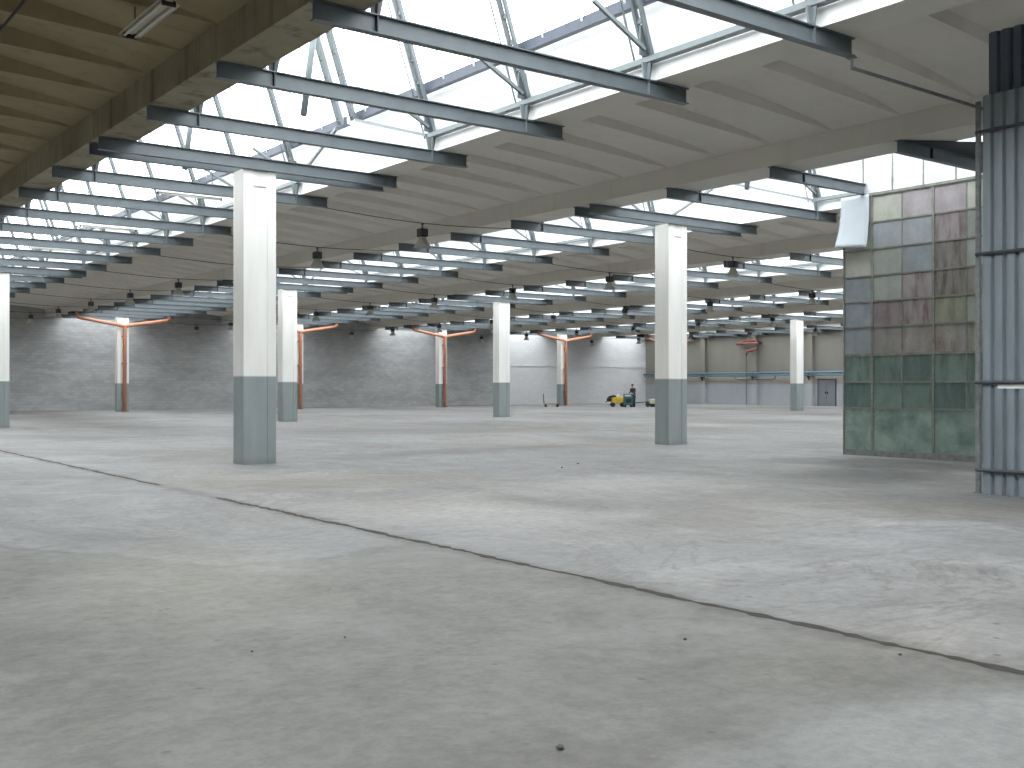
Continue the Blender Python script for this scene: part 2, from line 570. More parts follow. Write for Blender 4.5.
# ------------------------------------------------------------------ ceiling slabs with tapering ribs, and the edge beams of the skylights
def slab(k):
    xl = X0 + DX * k + 3.16
    xr = X0 + DX * (k + 1) - 3.18
    if k == 5:
        xr = WALL_X + 0.3
    L = X0 + DX * (k + 1) - 3.18 - xl
    if k < 0:
        zb = lambda x: 6.685 + 0.035 * (xl + L - x)
        zr = lambda x: 6.70 + 0.15 * (xl + L - x)
    else:
        zb = lambda x: 6.62 + 0.055 * (xl + L - x)
        zr = lambda x: zb(x) + 0.01 + 0.18 * (1 - math.exp(-max(0, xl + L - x) / 1.3))
    m = MB()
    xs = [xl + (xr - xl) * j / 12 for j in range(13)]
    m.prism([(x, zr(x)) for x in xs] + [(x, zr(x) + 0.16) for x in xs[::-1]], 'y', YA, WALL_Y)
    n = int((WALL_Y - YA) / 1.5)
    for i in range(n + 1):
        y = 14.63 - 1.5 * 19 + 1.5 * i
        if y < YA + 0.2 or y > WALL_Y - 0.2:
            continue
        N = 12
        loops = []
        for j in range(N + 1):
            x = xl + (xr - 0.02 - xl) * j / N
            t = zr(x)
            b = min(zb(x), t - 0.004)
            # slab soffit between the ribs is slightly arched towards the low end
            loops.append([m.bm.verts.new((x, y - 0.12, t + 0.02)), m.bm.verts.new((x, y - 0.06, b)), m.bm.verts.new((x, y + 0.06, b)), m.bm.verts.new((x, y + 0.12, t + 0.02))])
        for a, b in zip(loops, loops[1:]):
            for q in range(3):
                m.bm.faces.new((a[q], a[q + 1], b[q + 1], b[q]))
        m.bm.faces.new(loops[0])
        m.bm.faces.new(loops[-1][::-1])
    return struct(m.build('ceiling', 'old_ceiling' if k < 0 else 'ceiling'))
for k in range(-2, 6):
    slab(k)

trim_no = 3
for k in range(-1, 6):
    xc = X0 + DX * k
    m = MB()
    xi = xc - (2.5 if k <= 0 else 2.2)
    m.prism([(xc - 3.18, ZT + 0.004), (xi, ZT + 0.004), (xi, 7.05), (xc - 3.18, 7.05)], 'y', YA, WALL_Y)
    o = m.build('trim_%d' % trim_no, 'old_beam' if k <= 0 else 'ceiling')
    struct(o)
    trim_no += 1
    m = MB()
    m.prism([(xc + 2.47, ZT + 0.004), (xc + 3.16, ZT + 0.004), (xc + 3.16, 7.72), (xc + 2.47, 7.5)], 'y', YA, WALL_Y)
    o = m.build('trim_%d' % trim_no, 'upstand')
    o.data.materials.append(M['ceiling'])
    for p in o.data.polygons:
        if p.normal.z < -0.9:
            p.material_index = 1
    struct(o)
    trim_no += 1

# ------------------------------------------------------------------ skylight glazing: long pitch and steep pitch
AP = (1.66, 9.30)
def glazing(k):
    xc = X0 + DX * k
    g = MB()
    def pl(p, q):
        d = Vector((q[0] - p[0], q[1] - p[1])).normalized()
        nn = Vector((-d.y, d.x)) * 0.006
        g.prism([(xc + p[0] + nn.x, p[1] + nn.y), (xc + q[0] + nn.x, q[1] + nn.y), (xc + q[0] - nn.x, q[1] - nn.y), (xc + p[0] - nn.x, p[1] - nn.y)], 'y', YA, WALL_Y)
    pl((-2.62, 7.07), (AP[0], AP[1]))
    pl((2.56, 7.5), (AP[0] + 0.04, AP[1]))
    win = struct(g.build('window_%d' % (k + 2), 'glass'))
    b = MB()
    y = 14.63 - 1.0 * 28
    i = 0
    while y < WALL_Y - 0.1:
        yy = y + 0.33
        b.bar((xc + 2.21, yy, 7.40), (xc + AP[0] - 0.06, yy, AP[1] - 0.06), 0.028, 0.045, (0, 1, 0))
        if i % 3 == 0:
            b.bar((xc - 2.55, yy, 7.06), (xc + AP[0], yy, AP[1] - 0.03), 0.03, 0.04, (0, 1, 0))
        y += 1.0
        i += 1
    b.bar((xc + AP[0], YA, AP[1]), (xc + AP[0], WALL_Y, AP[1]), 0.08, 0.08)
    b.build('glazing_bars', 'bar', win)
for k in range(-1, 6):
    glazing(k)

# ------------------------------------------------------------------ columns
def make_column(x, y, label):
    t = thing('column', label, 'column', (x, y, 0), 0, 'white and grey columns')
    return t
c0 = None
COLS = {(0, 0): 'tall white column with grey base, nearest to the camera on the left',
        (1, 0): 'white column with grey base right of centre, left of the glazed partition',
        (0, 1): 'white column with grey base cut off by the left edge of the photo',
        (1, 1): 'white column with grey base standing just right of the nearest column',
        (2, 1): 'slim white column with grey base at the middle of the hall, no pipes',
        (3, 1): 'white column with grey base hidden behind the right-centre column',
        (4, 1): 'white column with grey base before the grey double door',
        (1, 2): 'far white column carrying orange pipes, leftmost of that row',
        (2, 2): 'far white column with orange pipes peeking out behind a nearer column',
        (3, 2): 'far white column with orange pipes on the boundary of grey block wall, left of centre',
        (4, 2): 'far white column with orange pipes in front of the white wall',
        (5, 2): 'far white column with orange pipes, mostly behind the right-centre column'}
for (i, j), lab in COLS.items():
    x, y = X0 + DX * i, Y0 + DY * j
    if c0 is None:
        c0 = make_column(x, y, lab)
        m = MB()
        # shaft with a shallow recess down the faces that look along the hall
        wx, wy = 0.35, 0.26
        pts = [(-wx, -wy), (-0.13, -wy), (-0.12, -wy + 0.018), (0.16, -wy + 0.018), (0.17, -wy), (wx, -wy), (wx, wy), (0.17, wy), (0.16, wy - 0.018), (-0.12, wy - 0.018), (-0.13, wy), (-wx, wy)]
        m.prism(pts, 'z', 0, ZB)
        m.build('shaft', 'column', c0)
        MB().box(-0.16, 0.14, -wy - 0.012, -wy + 0.03, 5.62, 5.74, 0.004).build('bearing_block', 'column', c0)
    else:
        dup(c0, (x, y, 0), lab)

# ------------------------------------------------------------------ roof beams with the frames that carry the skylights
def ibeam(m, x0, x1, z0, z1, w=0.13, tf=0.014, tw=0.012, yc=0):
    m.box(x0, x1, yc - w / 2, yc + w / 2, z0, z0 + tf)
    m.box(x0, x1, yc - w / 2, yc + w / 2, z1 - tf, z1)
    m.box(x0, x1, yc - tw / 2, yc + tw / 2, z0 + tf, z1 - tf)
    return m

def make_truss(left):
    t = thing('roof_truss', 'x', 'roof beam', (0, 0, 0), 0, 'steel roof beams under the skylights')
    ibeam(MB(), -HB, HB, ZB, ZT - 0.002).build('beam', 'steel', t)
    for s, a in ((-1, -left), (1, 2.34)):
        m = MB()
        m.box(a - 0.008, a + 0.008, -0.06, 0.06, ZB + 0.015, ZT - 0.017)
        m.build('stiffener_plate', 'light_steel' if s > 0 else 'dark_steel', t)  # left plate darker: shade on that side put into its colour
        m = MB()
        m.prism([(a - 0.06, ZT), (a + 0.06, ZT), (a + 0.11, 6.43), (a - 0.11, 6.43)], 'y', -0.012, 0.012)
        m.prism([(-0.05, ZT), (0.05, ZT), (0.09, 6.43), (-0.09, 6.43)], 'x', a - 0.01, a + 0.01)
        m.build('gusset_plate', 'light_steel' if s > 0 else 'dark_steel', t)  # left gusset too: darker steel stands in for its shade
    # leaning post of two angles with battens
    m = MB()
    lean = lambda z: 2.40 - 0.335 * (z - 6.45)
    for dy in (-0.075, 0.075):
        m.bar((lean(6.465), dy, 6.465), (lean(9.22), dy, 9.22), 0.065, 0.05, (0, 1, 0))
        m.bar((lean(6.465) + 0.03, dy * 0.8, 6.465), (lean(9.22) + 0.03, dy * 0.8, 9.22), 0.012, 0.045, (0, 1, 0))
    z = 6.62
    while z < 9.1:
        m.bar((lean(z), -0.08, z), (lean(z), 0.08, z), 0.03, 0.08)
        z += 0.42
    m.prism([(2.18, 6.53), (2.46, 6.53), (2.36, 6.98), (2.2, 6.98)], 'y', -0.012, 0.012)
    m.build('post', 'steel', t)
    m = MB().bar((lean(6.465), 0.3, 6.465), (lean(9.2), 0.3, 9.2), 0.022, 0.022, (0, 1, 0))
    m.build('tie_rod', 'steel', t)
    m = MB().bar((2.28, -0.02, 6.62), (1.25, -0.02, 7.14), 0.055, 0.055, (0, 1, 0))
    m.build('brace', 'light_steel', t)
    return t

def make_column_beam():
    t = thing('roof_truss', 'x', 'roof beam', (0, 0, 0), 0, 'steel roof beams under the skylights')
    ibeam(MB(), -HB, HB, ZB + 0.001, ZT - 0.002).build('beam', 'steel', t)
    for s in (-1, 1):
        MB().box(s * 0.22 - 0.05, s * 0.22 + 0.05, -0.06, 0.06, ZB + 0.016, ZB + 0.03).build('bearing_plate', 'steel', t)
    m = MB()
    lean = lambda z: 2.40 - 0.335 * (z - 6.45)
    for dy in (-0.075, 0.075):
        m.bar((lean(7.28), dy, 7.28), (lean(9.22), dy, 9.22), 0.065, 0.05, (0, 1, 0))
    z = 7.4
    while z < 9.1:
        m.bar((lean(z), -0.08, z), (lean(z), 0.08, z), 0.03, 0.08)
        z += 0.42
    m.build('post', 'steel', t)
    return t

ROW = ['nearest left', 'second', 'third', 'fourth', 'fifth', 'rightmost']
truss0 = {}
colbeam0 = None
used_t = used_c = False
def seen(x, y):
    pts = [proj(x + a, y, z) for a in (-HB, -1, 1, HB) for z in (ZB, 6.6)]
    pts = [p for p in pts if p]
    ok = any(-15 < p[0] < 1040 and -25 < p[1] < 768 for p in pts)
    return ok
def hidden(i, x, y):
    # behind the glazed partition and the corrugated sheet
    p = proj(x - HB, y, ZB)
    return i >= 2 and p is not None and p[0] > 850
colnames = ['near', 'middle', 'far']
for i in range(6):
    xc = X0 + DX * i
    for n in range(-5, 18):
        y = Y0 + 3.0 * n
        if y > WALL_Y - 0.6:
            continue
        if n in (0, 8, 16):
            for dy, wd in ((-0.29, 'front'), (0.29, 'rear')):
                if not seen(xc, y + dy) or hidden(i, xc, y):
                    continue
                lab = 'grey roof beam, %s of the pair on the %s column, %s skylight row' % (wd, colnames[n // 8], ROW[i])
                if colbeam0 is None:
                    colbeam0 = make_column_beam()
                    colbeam0.location = (xc, y + dy, 0)
                    colbeam0['label'] = lab
                else:
                    dup(colbeam0, (xc, y + dy, 0), lab)
        else:
            if not seen(xc, y) or hidden(i, xc, y):
                continue
            if n < 0:
                where = '%s before the near column' % ORD[-n - 1]
            else:
                where = '%s beyond the %s column' % (ORD[n % 8 - 1], colnames[n // 8])
            lab = 'grey roof beam across the %s skylight row, %s' % (ROW[i], where)
            q = min(i, 1)
            if q not in truss0:
                truss0[q] = make_truss((2.32, 2.09)[q])
                truss0[q].location = (xc, y, 0)
                truss0[q]['label'] = lab
            else:
                dup(truss0[q], (xc, y, 0), lab)

# purlin and bottom chord along each skylight, module by module
mods = [(YA + 0.2, Y0 - 3.0, None, Y0 - 0.2), (Y0 + 3.0, Y0 + 21.0, Y0 + 0.2, Y0 + 23.8), (Y0 + 27.0, Y0 + 45.0, Y0 + 24.2, Y0 + 47.8)]
for i in range(6):
    xc = X0 + DX * i
    for mi, (ya, yb, ra, rb) in enumerate(mods):
        if i >= 2 and mi == 0:
            continue
        m = MB()
        m.box(xc + 2.305, xc + 2.45, ya - 0.13, yb + 0.13, 6.435, 6.45)
        m.box(xc + 2.305, xc + 2.32, ya - 0.13, yb + 0.13, 6.45, 6.52)
        if ra is not None:
            m.bar((xc + 2.32, ya - 0.11, 6.49), (xc + 2.1, ra + 0.24, 7.24), 0.07, 0.06)
        m.bar((xc + 2.32, yb + 0.11, 6.49), (xc + 2.1, rb - 0.24, 7.24), 0.07, 0.06)
        tag(m.build('edge_chord', 'light_steel'), 'light grey steel chord along the right edge of the %s skylight row, %s part' % (ROW[i], ['front', 'middle', 'far'][mi]), 'steel chord', 'skylight edge chords')
        m = MB()
        pa = ya if ra is None else ra
        m.box(xc + 2.20, xc + 2.23, pa, rb, 7.29, 7.47)
        m.box(xc + 2.23, xc + 2.32, pa, rb, 7.29, 7.305)
        tag(m.build('purlin', 'purlin'), 'blue grey steel purlin under the steep glass of the %s skylight row, %s part' % (ROW[i], ['front', 'middle', 'far'][mi]), 'purlin', 'skylight purlins')
# hanging king posts at the ends of the skylight modules
for (i, y, wd) in ((0, Y0 - 3.0, 'in front of'), (0, Y0 + 3.0, 'behind'), (1, Y0 - 3.0, 'before')):
    xc = X0 + DX * i
    m = MB().tube([(xc - 0.35, y + 0.05, 6.46), (xc - 0.10, y + 0.05, 8.30)], 0.06)
    nm = ['near left column', 'right-centre column'][i]
    tag(m.build('hanger_post', 'steel', None, True), 'grey steel tube hanging in the skylight %s the %s' % (wd, nm), 'steel tube', 'skylight hanger tubes')

# ------------------------------------------------------------------ bell lamps on their span wires
def make_lamp():
    t = thing('bell_lamp', 'x', 'lamp', (0, 0, 0), 0, 'bell lamps hanging on wires')
    m = MB().box(-0.11, 0.11, -0.11, 0.11, 5.47, 5.68, 0.015).box(-0.07, 0.07, -0.13, 0.13, 5.52, 5.62)
    m.build('housing', 'lamp_top', t)
    m = MB().tube([(0, 0, 5.68), (0, 0, 5.80)], 0.02).tube([(0, -0.03, 5.80), (0, 0.03, 5.80)], 0.025)
    m.build('hook', 'lamp_top', t)
    m = MB().lathe([(0.07, 5.475), (0.10, 5.44), (0.15, 5.34), (0.21, 5.24), (0.235, 5.19), (0.225, 5.19), (0.20, 5.24), (0.14, 5.34), (0.09, 5.43), (0.06, 5.46)], 0, 0, 20)
    m.build('bell_shade', 'lamp_bell', t, True)
    return t
lamp0 = None
LX = 5.95
for k in range(6):
    cnt = 0
    for n in range(0, 9):
        y = 23.66 + 6.0 * n
        x = X0 + DX * k + LX
        if x > WALL_X - 1 or y > WALL_Y - 1:
            continue
        p = proj(x, y, 5.5)
        if p is None or not (-12 < p[0] < 1030) or (p[0] > 850 and x > 21):
            continue
        gap = 'the %s and %s skylight rows' % (ROW[k], ROW[k + 1]) if k < 5 else 'the rightmost skylight row and wall'
        gap = gap.replace('nearest left', 'first')
        lab = 'grey bell lamp hanging between %s, %s from the front' % (gap, ORD[cnt])
        if lamp0 is None:
            lamp0 = make_lamp()
            lamp0.location = (x, y, 0)
            lamp0['label'] = lab
        else:
            dup(lamp0, (x, y, 0), lab)
        xa, xb = X0 + DX * k + HB, X0 + DX * (k + 1) - HB
        wz = lambda q: 5.935 - 0.115 * (1 - abs((q - x) / (xb - xa) * 2)) if True else 0
        pts = [(xa - 0.06, y - 0.03, 5.94)] + [(xa + (xb - xa) * j / 8, y - 0.03 + 0.03 * min(j, 8 - j) / 4, 5.935 - 0.11 * math.sin(math.pi * j / 8)) for j in range(9)]
        if k < 5:
            pts += [(xb + 0.06, y - 0.03, 5.94)]
            pts[-1] = (xb + 0.06, y - 0.03, 5.935)
        tag(MB().tube(pts, 0.011, 6).build('span_wire', 'black'), 'black wire carrying the lamp between %s, %s from the front' % (gap, ORD[cnt]), 'wire', 'lamp span wires')
        cnt += 1

# ------------------------------------------------------------------ orange drain pipes on the far columns
def make_drain():
    t = thing('drain_pipe', 'x', 'drain pipe', (0, 0, 0), 0, 'orange drain pipes on far columns')
    yy = -0.26 - 0.235
    MB().tube([(0.02, yy, 0.0), (0.02, yy, 5.30), (0.02, yy, 5.36)], 0.118, 12).build('downpipe', 'orange', t, True)
    MB().tube([(-2.86, yy, ZT - 0.01), (-2.85, yy, 5.92), (-2.72, yy, 5.80), (-0.3, yy, 5.42), (0.0, yy, 5.32)], 0.112, 12).build('branch_pipe', 'orange', t, True)
    MB().tube([(2.86, yy, ZT - 0.01), (2.85, yy, 5.92), (2.72, yy, 5.80), (0.3, yy, 5.42), (0.04, yy, 5.32)], 0.112, 12).build('branch_pipe', 'orange', t, True)
    m = MB()
    for z in (1.2, 3.0, 4.7):
        m.box(-0.13, 0.17, yy - 0.02, -0.262, z, z + 0.05)
    m.build('pipe_clip', 'orange', t)
    return t
d0 = None
for i, lab in ((1, 'orange Y-shaped drain pipe on the leftmost far column, against grey blocks'),
               (2, 'orange drain pipe of the far column behind a nearer white column'),
               (3, 'orange Y-shaped drain pipe on the far column left of centre'),
               (4, 'orange Y-shaped drain pipe on the column before the white wall'),
               (5, 'orange drain pipe mostly hidden behind the right-centre column')):
    loc = (X0 + DX * i, Y0 + DY * 2, 0)
    if d0 is None:
        d0 = make_drain()
        d0.location = loc
        d0['label'] = lab
    else:
        dup(d0, loc, lab)

# ------------------------------------------------------------------ right wall: door, blue pipes, brown pipe
door = struct(MB().box(WALL_X - 0.06, WALL_X - 0.005, 52.75, 52.83, 0, 2.2).box(WALL_X - 0.06, WALL_X - 0.005, 54.45, 54.53, 0, 2.2).box(WALL_X - 0.06, WALL_X - 0.005, 52.83, 54.45, 2.12, 2.2).build('door_1', 'dark_steel'))
for y0, y1, hs in ((52.84, 53.63, 1), (53.65, 54.44, -1)):
    lf = MB().box(WALL_X - 0.05, WALL_X - 0.01, y0, y1, 0.02, 2.11)
    for z in (0.7, 1.4):
        lf.box(WALL_X - 0.056, WALL_X - 0.05, y0 + 0.05, y1 - 0.05, z, z + 0.02)
    lf = lf.build('leaf', 'grey_door', door)
    yh = (y1 - 0.08) if hs > 0 else (y0 + 0.08)
    MB().box(WALL_X - 0.12, WALL_X - 0.05, yh - 0.02, yh + 0.02, 1.0, 1.16).build('door_handle', 'black', lf)

t = thing('pipe_run', 'blue grey pipe run on brackets along the right-hand far wall', 'pipes', (WALL_X - 0.505, 60, 2.6))
MB().tube([(0, -35, 0.14), (0, 14.2, 0.14)], 0.09, 10).build('pipe', 'blue_pipe', t, True)
MB().tube([(0.02, -35, -0.1), (0.02, 14.2, -0.1)], 0.055, 8).build('pipe', 'blue_pipe', t, True)
MB().box(-0.05, 0.06, -35, 14.2, -0.02, 0.04).build('tray', 'blue_pipe', t)
for py in range(-1, 8):
    yy = 66.55 - 5.85 * py + 0.27 - 60
    if yy > 14:
        continue
    m = MB().box(-0.12, 0.15, yy - 0.05, yy + 0.05, -0.22, -0.16).box(0.10, 0.15, yy - 0.05, yy + 0.05, -0.5, 0.3)
    m.bar((-0.1, yy, -0.2), (0.12, yy, -0.48), 0.05, 0.05)
    m.build('bracket', 'dark_steel', t)
MB().tube([(-0.05, 2.7, -0.1), (-0.12, 2.7, -0.34), (-0.12, 2.3, -0.42), (-0.12, -1.2, -0.42), (-0.12, -1.6, -0.34), (-0.05, -1.6, -0.1)], 0.05, 8).build('loop_pipe', 'dark_steel', t, True)

t = thing('wall_pipe', 'short brown bent pipe high on the far right wall', 'pipe', (WALL_X - 0.72, 61.2, 4.5))
MB().tube([(0.25, 1.35, 0.75), (0, 1.3, 0.8), (0, -0.95, 0.8), (0, -1.05, 0.72), (0, -1.05, 0.35), (0, -0.9, 0.28), (0, 0.1, 0.1), (0, 0.2, 0.0), (0, 0.2, -0.25)], 0.11, 10).build('pipe', 'brown_pipe', t, True)
MB().tube([(0.2, 0.9, 0.8), (0.2, 0.6, 1.05), (0.2, -0.6, 1.05), (0.2, -0.9, 0.8)], 0.08, 8).build('pipe', 'brown_pipe', t, True)
MB().tube([(-0.03, 0.2, -0.2), (-0.03, 0.2, -4.48)], 0.025, 6).build('cable', 'black', t)
MB().box(0, 0.715, 1.2, 1.3, 0.68, 0.86).build('bracket', 'dark_steel', t)
MB().box(0, 0.715, -0.9, -0.8, 0.72, 0.88).build('bracket', 'dark_steel', t)

# ------------------------------------------------------------------ glazed partition
PX = 21.08
YT = 15.17
PW = 0.755
ROWS = [0.12, 1.08, 1.67, 2.29, 2.92, 3.50, 4.08, 4.68, 5.28, 5.88]
NC = 9
part = thing('glazed_partition', 'tall partition of old coloured glass panes in a steel grid, right of centre', 'partition', (PX, YT, 0))
GREEN = [mat_pane('green_pane_%s' % s, c, rgb(68, 79, 74), 0.55, 0.1, q) for s, c, q in (('a', rgb(108, 127, 121), 0), ('b', rgb(98, 119, 114), 3.1), ('c', rgb(116, 135, 128), 7.7))]
GREENLOW = [mat_pane('painted_green_panel_%s' % s, c, rgb(85, 106, 97), 0.75, 0.0, q, 0.0, False) for s, c, q in (('a', rgb(139, 158, 149), 0), ('b', rgb(133, 151, 144), 5.1))]
P = {
    'b': mat_pane('blue_grey_pane', rgb(164, 169, 173), rgb(138, 143, 147), 0.25),
    'b2': mat_pane('slate_pane', rgb(148, 155, 160), rgb(128, 133, 136), 0.25, 0.2, 2.0),
    'g': mat_pane('pale_green_pane', rgb(185, 187, 177), rgb(161, 163, 154), 0.25, 0.25, 4.0),
    'g2': mat_pane('grey_green_pane', rgb(162, 167, 161), rgb(130, 135, 130), 0.3, 0.2, 5.0),
    'o': mat_pane('olive_pane', rgb(149, 150, 134), rgb(83, 82, 63), 0.45, 0.2, 6.0),
    'p': mat_pane('mauve_pane', rgb(170, 163, 166), rgb(130, 121, 124), 0.3, 0.2, 7.0),
    'pr': mat_pane('mauve_pane_red_runs', rgb(159, 151, 152), rgb(100, 75, 73), 0.7, 0.2, 8.3),
    'r': mat_pane('wine_pane', rgb(140, 129, 130), rgb(101, 84, 85), 0.5, 0.15, 9.0),
    'br': mat_pane('rust_run_pane', rgb(138, 133, 128), rgb(77, 64, 59), 0.75, 0.15, 10.4),
    's': mat_pane('speckled_brown_pane', rgb(149, 144, 140), rgb(107, 80, 70), 0.55, 0.15, 11.0, 0.7),
    'gb': mat_pane('grey_brown_pane', rgb(144, 140, 137), rgb(103, 98, 94), 0.45, 0.15, 12.5),
}
GRID = {8: ['b', 'g', 'p', 'p', 'g', 'g2', 'b', 'p', 'g'],
        7: ['g', 'b', 'b', 'pr', 'g2', 'o', 'g', 'b', 'p'],
        6: ['g', 'g2', 'b2', 'br', 'g2', 'b', 'p', 'g2', 'b'],
        5: ['b2', 'g2', 'pr', 'br', 'gb', 'p', 'b2', 'o', 'g'],
        4: ['b2', 'r', 'pr', 'o', 'g2', 'b2', 'r', 'g2', 'b'],
        3: ['b2', 'gb', 's', 's', 'o', 'gb', 'b2', 'p', 'g2']}
fr = MB()
for c in range(NC + 1):
    y = -c * PW
    thick = c % 2 == 1 or c == 0
    wv = 0.055 if thick else 0.028
    fr.box(-0.03 if thick else -0.02, 0.03 if thick else 0.02, y - wv / 2, y + wv / 2 * (0.4 if c == 0 else 1), 0 if thick else 1.08, 5.90)
for r, z in enumerate(ROWS):
    hh = 0.055 if z in (5.88, 2.29) else 0.034
    fr.box(-0.026, 0.026, -NC * PW, 0, z - hh / 2, z + hh / 2)
fr.box(-0.05, 0.05, -NC * PW, 0, 5.88, 5.935)
fr.build('frame', 'frame_green', part)
MB().box(-0.04, 0.04, -NC * PW, 0, 0, 0.115).build('plinth', 'rusty_steel', part)
for r in range(9):
    for c in range(NC):
        ya, yb = -c * PW - 0.014, -(c + 1) * PW + 0.014
        za, zb_ = ROWS[r] + 0.010, ROWS[r + 1] - 0.010
        if r == 0:
            if c % 2 == 0 and c > 0:
                continue
            if c % 2 == 1:
                ya, yb = ya, yb - PW
            mt = GREENLOW[(c // 2) % 2]
        elif r in (1, 2):
            mt = GREEN[(c + r) % 3]
        else:
            mt = P[GRID[r][c]]
        MB().box(-0.006, 0.006, yb, ya, za, zb_).build('pane', mt, part)
# upper, bright panes running up into the skylight
up = thing('upper_glazing', 'row of bright translucent panes above the coloured glass partition', 'window', (PX, YT - 0.5, 5.94))
clear = mat_pane('milky_pane', rgb(236, 238, 240), rgb(215, 216, 218), 0.4, 0.6, 1.0)
m = MB()
for c in range(NC):
    y = -c * 0.757
    m.box(-0.02, 0.02, y - 0.03, y + 0.0, 0.002, 1.5)
m.box(-0.02, 0.02, -8 * 0.757, 0, 1.46, 1.5)
m.build('frame', 'frame_green', up)
for c in range(NC - 1):
    y = -c * 0.757
    MB().box(-0.004, 0.004, y - 0.755, y - 0.032, 0.01, 1.455).build('pane', clear, up)

sh = MB().prism([(17.86, 11.55), (19.2, 10.72), (20.95, 9.7), (20.95, 11.55)], 'z', 6.160, 6.170)  # flat plate covering the dark wedge between beam and concrete
tag(sh.build('dark_sheet', 'dark_steel'), 'dark flat sheet under the roof beside the beam end, above the coloured glass', 'sheet')

# white sheet hung over the corner of the partition
m = MB()
NV, NU = 14, 6
grid = []
for i in range(NV + 1):
    row = []
    for j in range(NU + 1):
        u, v = j / NU, i / NV
        z = 5.93 - 1.22 * v + 0.05 * (1 - u) * v
        out = -0.062 - 0.24 * v ** 2.5 * (1 - 0.35 * u) - 0.02 * math.sin(u * 5) * v
        y = YT + 0.03 - 0.74 * u + 0.05 * v * (1 - 2 * u) * 0.3
        row.append((PX + out, y, z))
    grid.append(row)
va = [[m.bm.verts.new(p) for p in r] for r in grid]
for i in range(NV):
    for j in range(NU):
        m.bm.faces.new((va[i][j], va[i][j + 1], va[i + 1][j + 1], va[i + 1][j]))
so = m.build('plastic_sheet', 'sheet', None, True)
sm = so.modifiers.new('thickness', 'SOLIDIFY')
sm.thickness = 0.004
tag(so, 'white plastic sheet hanging over the top corner of the coloured glass partition', 'sheet')

# ------------------------------------------------------------------ corrugated metal screen at the right edge
cs = thing('corrugated_screen', 'galvanised corrugated metal screen with rails at the right edge', 'screen', (14.86, 8.30, 0))
def corrugated(m, y0, y1, z0, z1, x, pitch, depth):
    pts = []
    y = y0
    while y > y1 + 1e-6:
        for fy, fx in ((0, 0), (0.10, 0), (0.24, depth), (0.80, depth), (0.94, 0)):
            pts.append((x + fx, y - fy * pitch))
        y -= pitch
    bmv = m.bm
    prev = None
    for (px, py) in pts:
        a, b = bmv.verts.new((px, py, z0)), bmv.verts.new((px, py, z1))
        a2, b2 = bmv.verts.new((px + 0.003, py, z0)), bmv.verts.new((px + 0.003, py, z1))
        if prev:
            bmv.faces.new((prev[0], a, b, prev[1]))
            bmv.faces.new((prev[2], prev[3], b2, a2))
            bmv.faces.new((prev[1], b, b2, prev[3]))
            bmv.faces.new((prev[0], prev[2], a2, a))
        prev = (a, b, a2, b2)
m = MB()
corrugated(m, 0.0, -5.6, 0.01, 5.78, -0.03, 0.176, -0.045)
m.build('sheet', 'corrugated', cs)
m = MB()
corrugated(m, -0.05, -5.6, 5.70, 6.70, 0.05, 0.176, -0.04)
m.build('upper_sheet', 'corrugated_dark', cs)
MB().box(0.09, 0.15, 0.12, 0.18, 0, 5.76).box(0.07, 0.17, 0.10, 0.20, 0, 0.015).build('post', 'rusty_steel', cs)
for z in (0.36, 1.63, 3.49, 5.26):
    m = MB().tube([(-0.105, 0.06, z), (-0.105, -5.6, z)], 0.025, 8)
    m.bar((-0.105, 0.06, z), (0.09, 0.14, z), 0.03, 0.03)
    m.build('rail', 'dark_steel', cs)
MB().box(-0.080, -0.076, -0.75, -0.25, 1.54, 1.60).build('tape', 'white', cs)
m = MB().tube([(12.18, 8.63, 5.80), (15.0, 8.47, 5.69), (15.2, 8.46, 5.685)], 0.025, 8)
m.tube([(12.16, 8.63, 5.78), (12.16, 8.63, 5.94)], 0.018, 8).box(12.12, 12.2, 8.57, 8.69, 5.925, 5.94)
tag(m.build('hanging_pipe', 'rusty_steel'), 'thin steel pipe running from a roof beam end to the corrugated screen', 'pipe')

# ------------------------------------------------------------------ tube light fixtures
def fixture(name_label, loc, rotz, twin=True, tilt=0.0, rods=0.4):
    t = thing('tube_light', name_label, 'tube light', loc, rotz)
    L = 0.8
    MB().box(-0.05, 0.05, -L, L, 0.03, 0.09, 0.008).build('batten', 'cream' if twin else 'white', t)
    if twin:
        for s in (-1, 1):
            MB().tube([(s * 0.075, -L + 0.04, 0.0), (s * 0.075, L - 0.04, 0.0)], 0.018, 10).build('tube', 'tube', t, True)
        m = MB().prism([(-0.15, 0.015), (-0.055, 0.07), (0.055, 0.07), (0.15, 0.015), (0.145, 0.008), (0.05, 0.06), (-0.05, 0.06), (-0.145, 0.008)], 'y', -L, L)
        m.build('reflector', 'cream', t)
    else:
        MB().tube([(0, -L + 0.04, 0.0), (0, L - 0.04, 0.0)], 0.022, 10).build('tube', 'tube', t, True)
    m = MB()
    for y in (-L + 0.01, L - 0.03):
        m.box(-0.09 if twin else -0.03, 0.09 if twin else 0.03, y, y + 0.02, -0.025, 0.06)
    m.build('lamp_holder', 'black', t)
    m = MB()
    for y in (-0.55, 0.55):
        m.tube([(0, y, 0.085), (0, y, 0.09 + rods)], 0.008, 6)
    m.build('hanging_rod', 'black', t)
    return t
fixture('dusty twin tube light hanging under the dark ceiling at the top left', (4.66, 14.13, 6.38), 0.0, True, 0, 0.42)
for q, y in enumerate((25.1, 31.6, 37.6)):
    fixture('white tube light hung in the nearest left skylight row, %s beyond the near column' % ORD[q], (X0 + 0.3, y, 6.12), math.pi / 2, False, 0, 2.05)
tag(MB().tube([(3.42, -2, 6.742), (3.42, 40, 6.742)], 0.022, 6).build('conduit', 'black'), 'black conduit running under the ribs of the dark ceiling, top left', 'conduit')

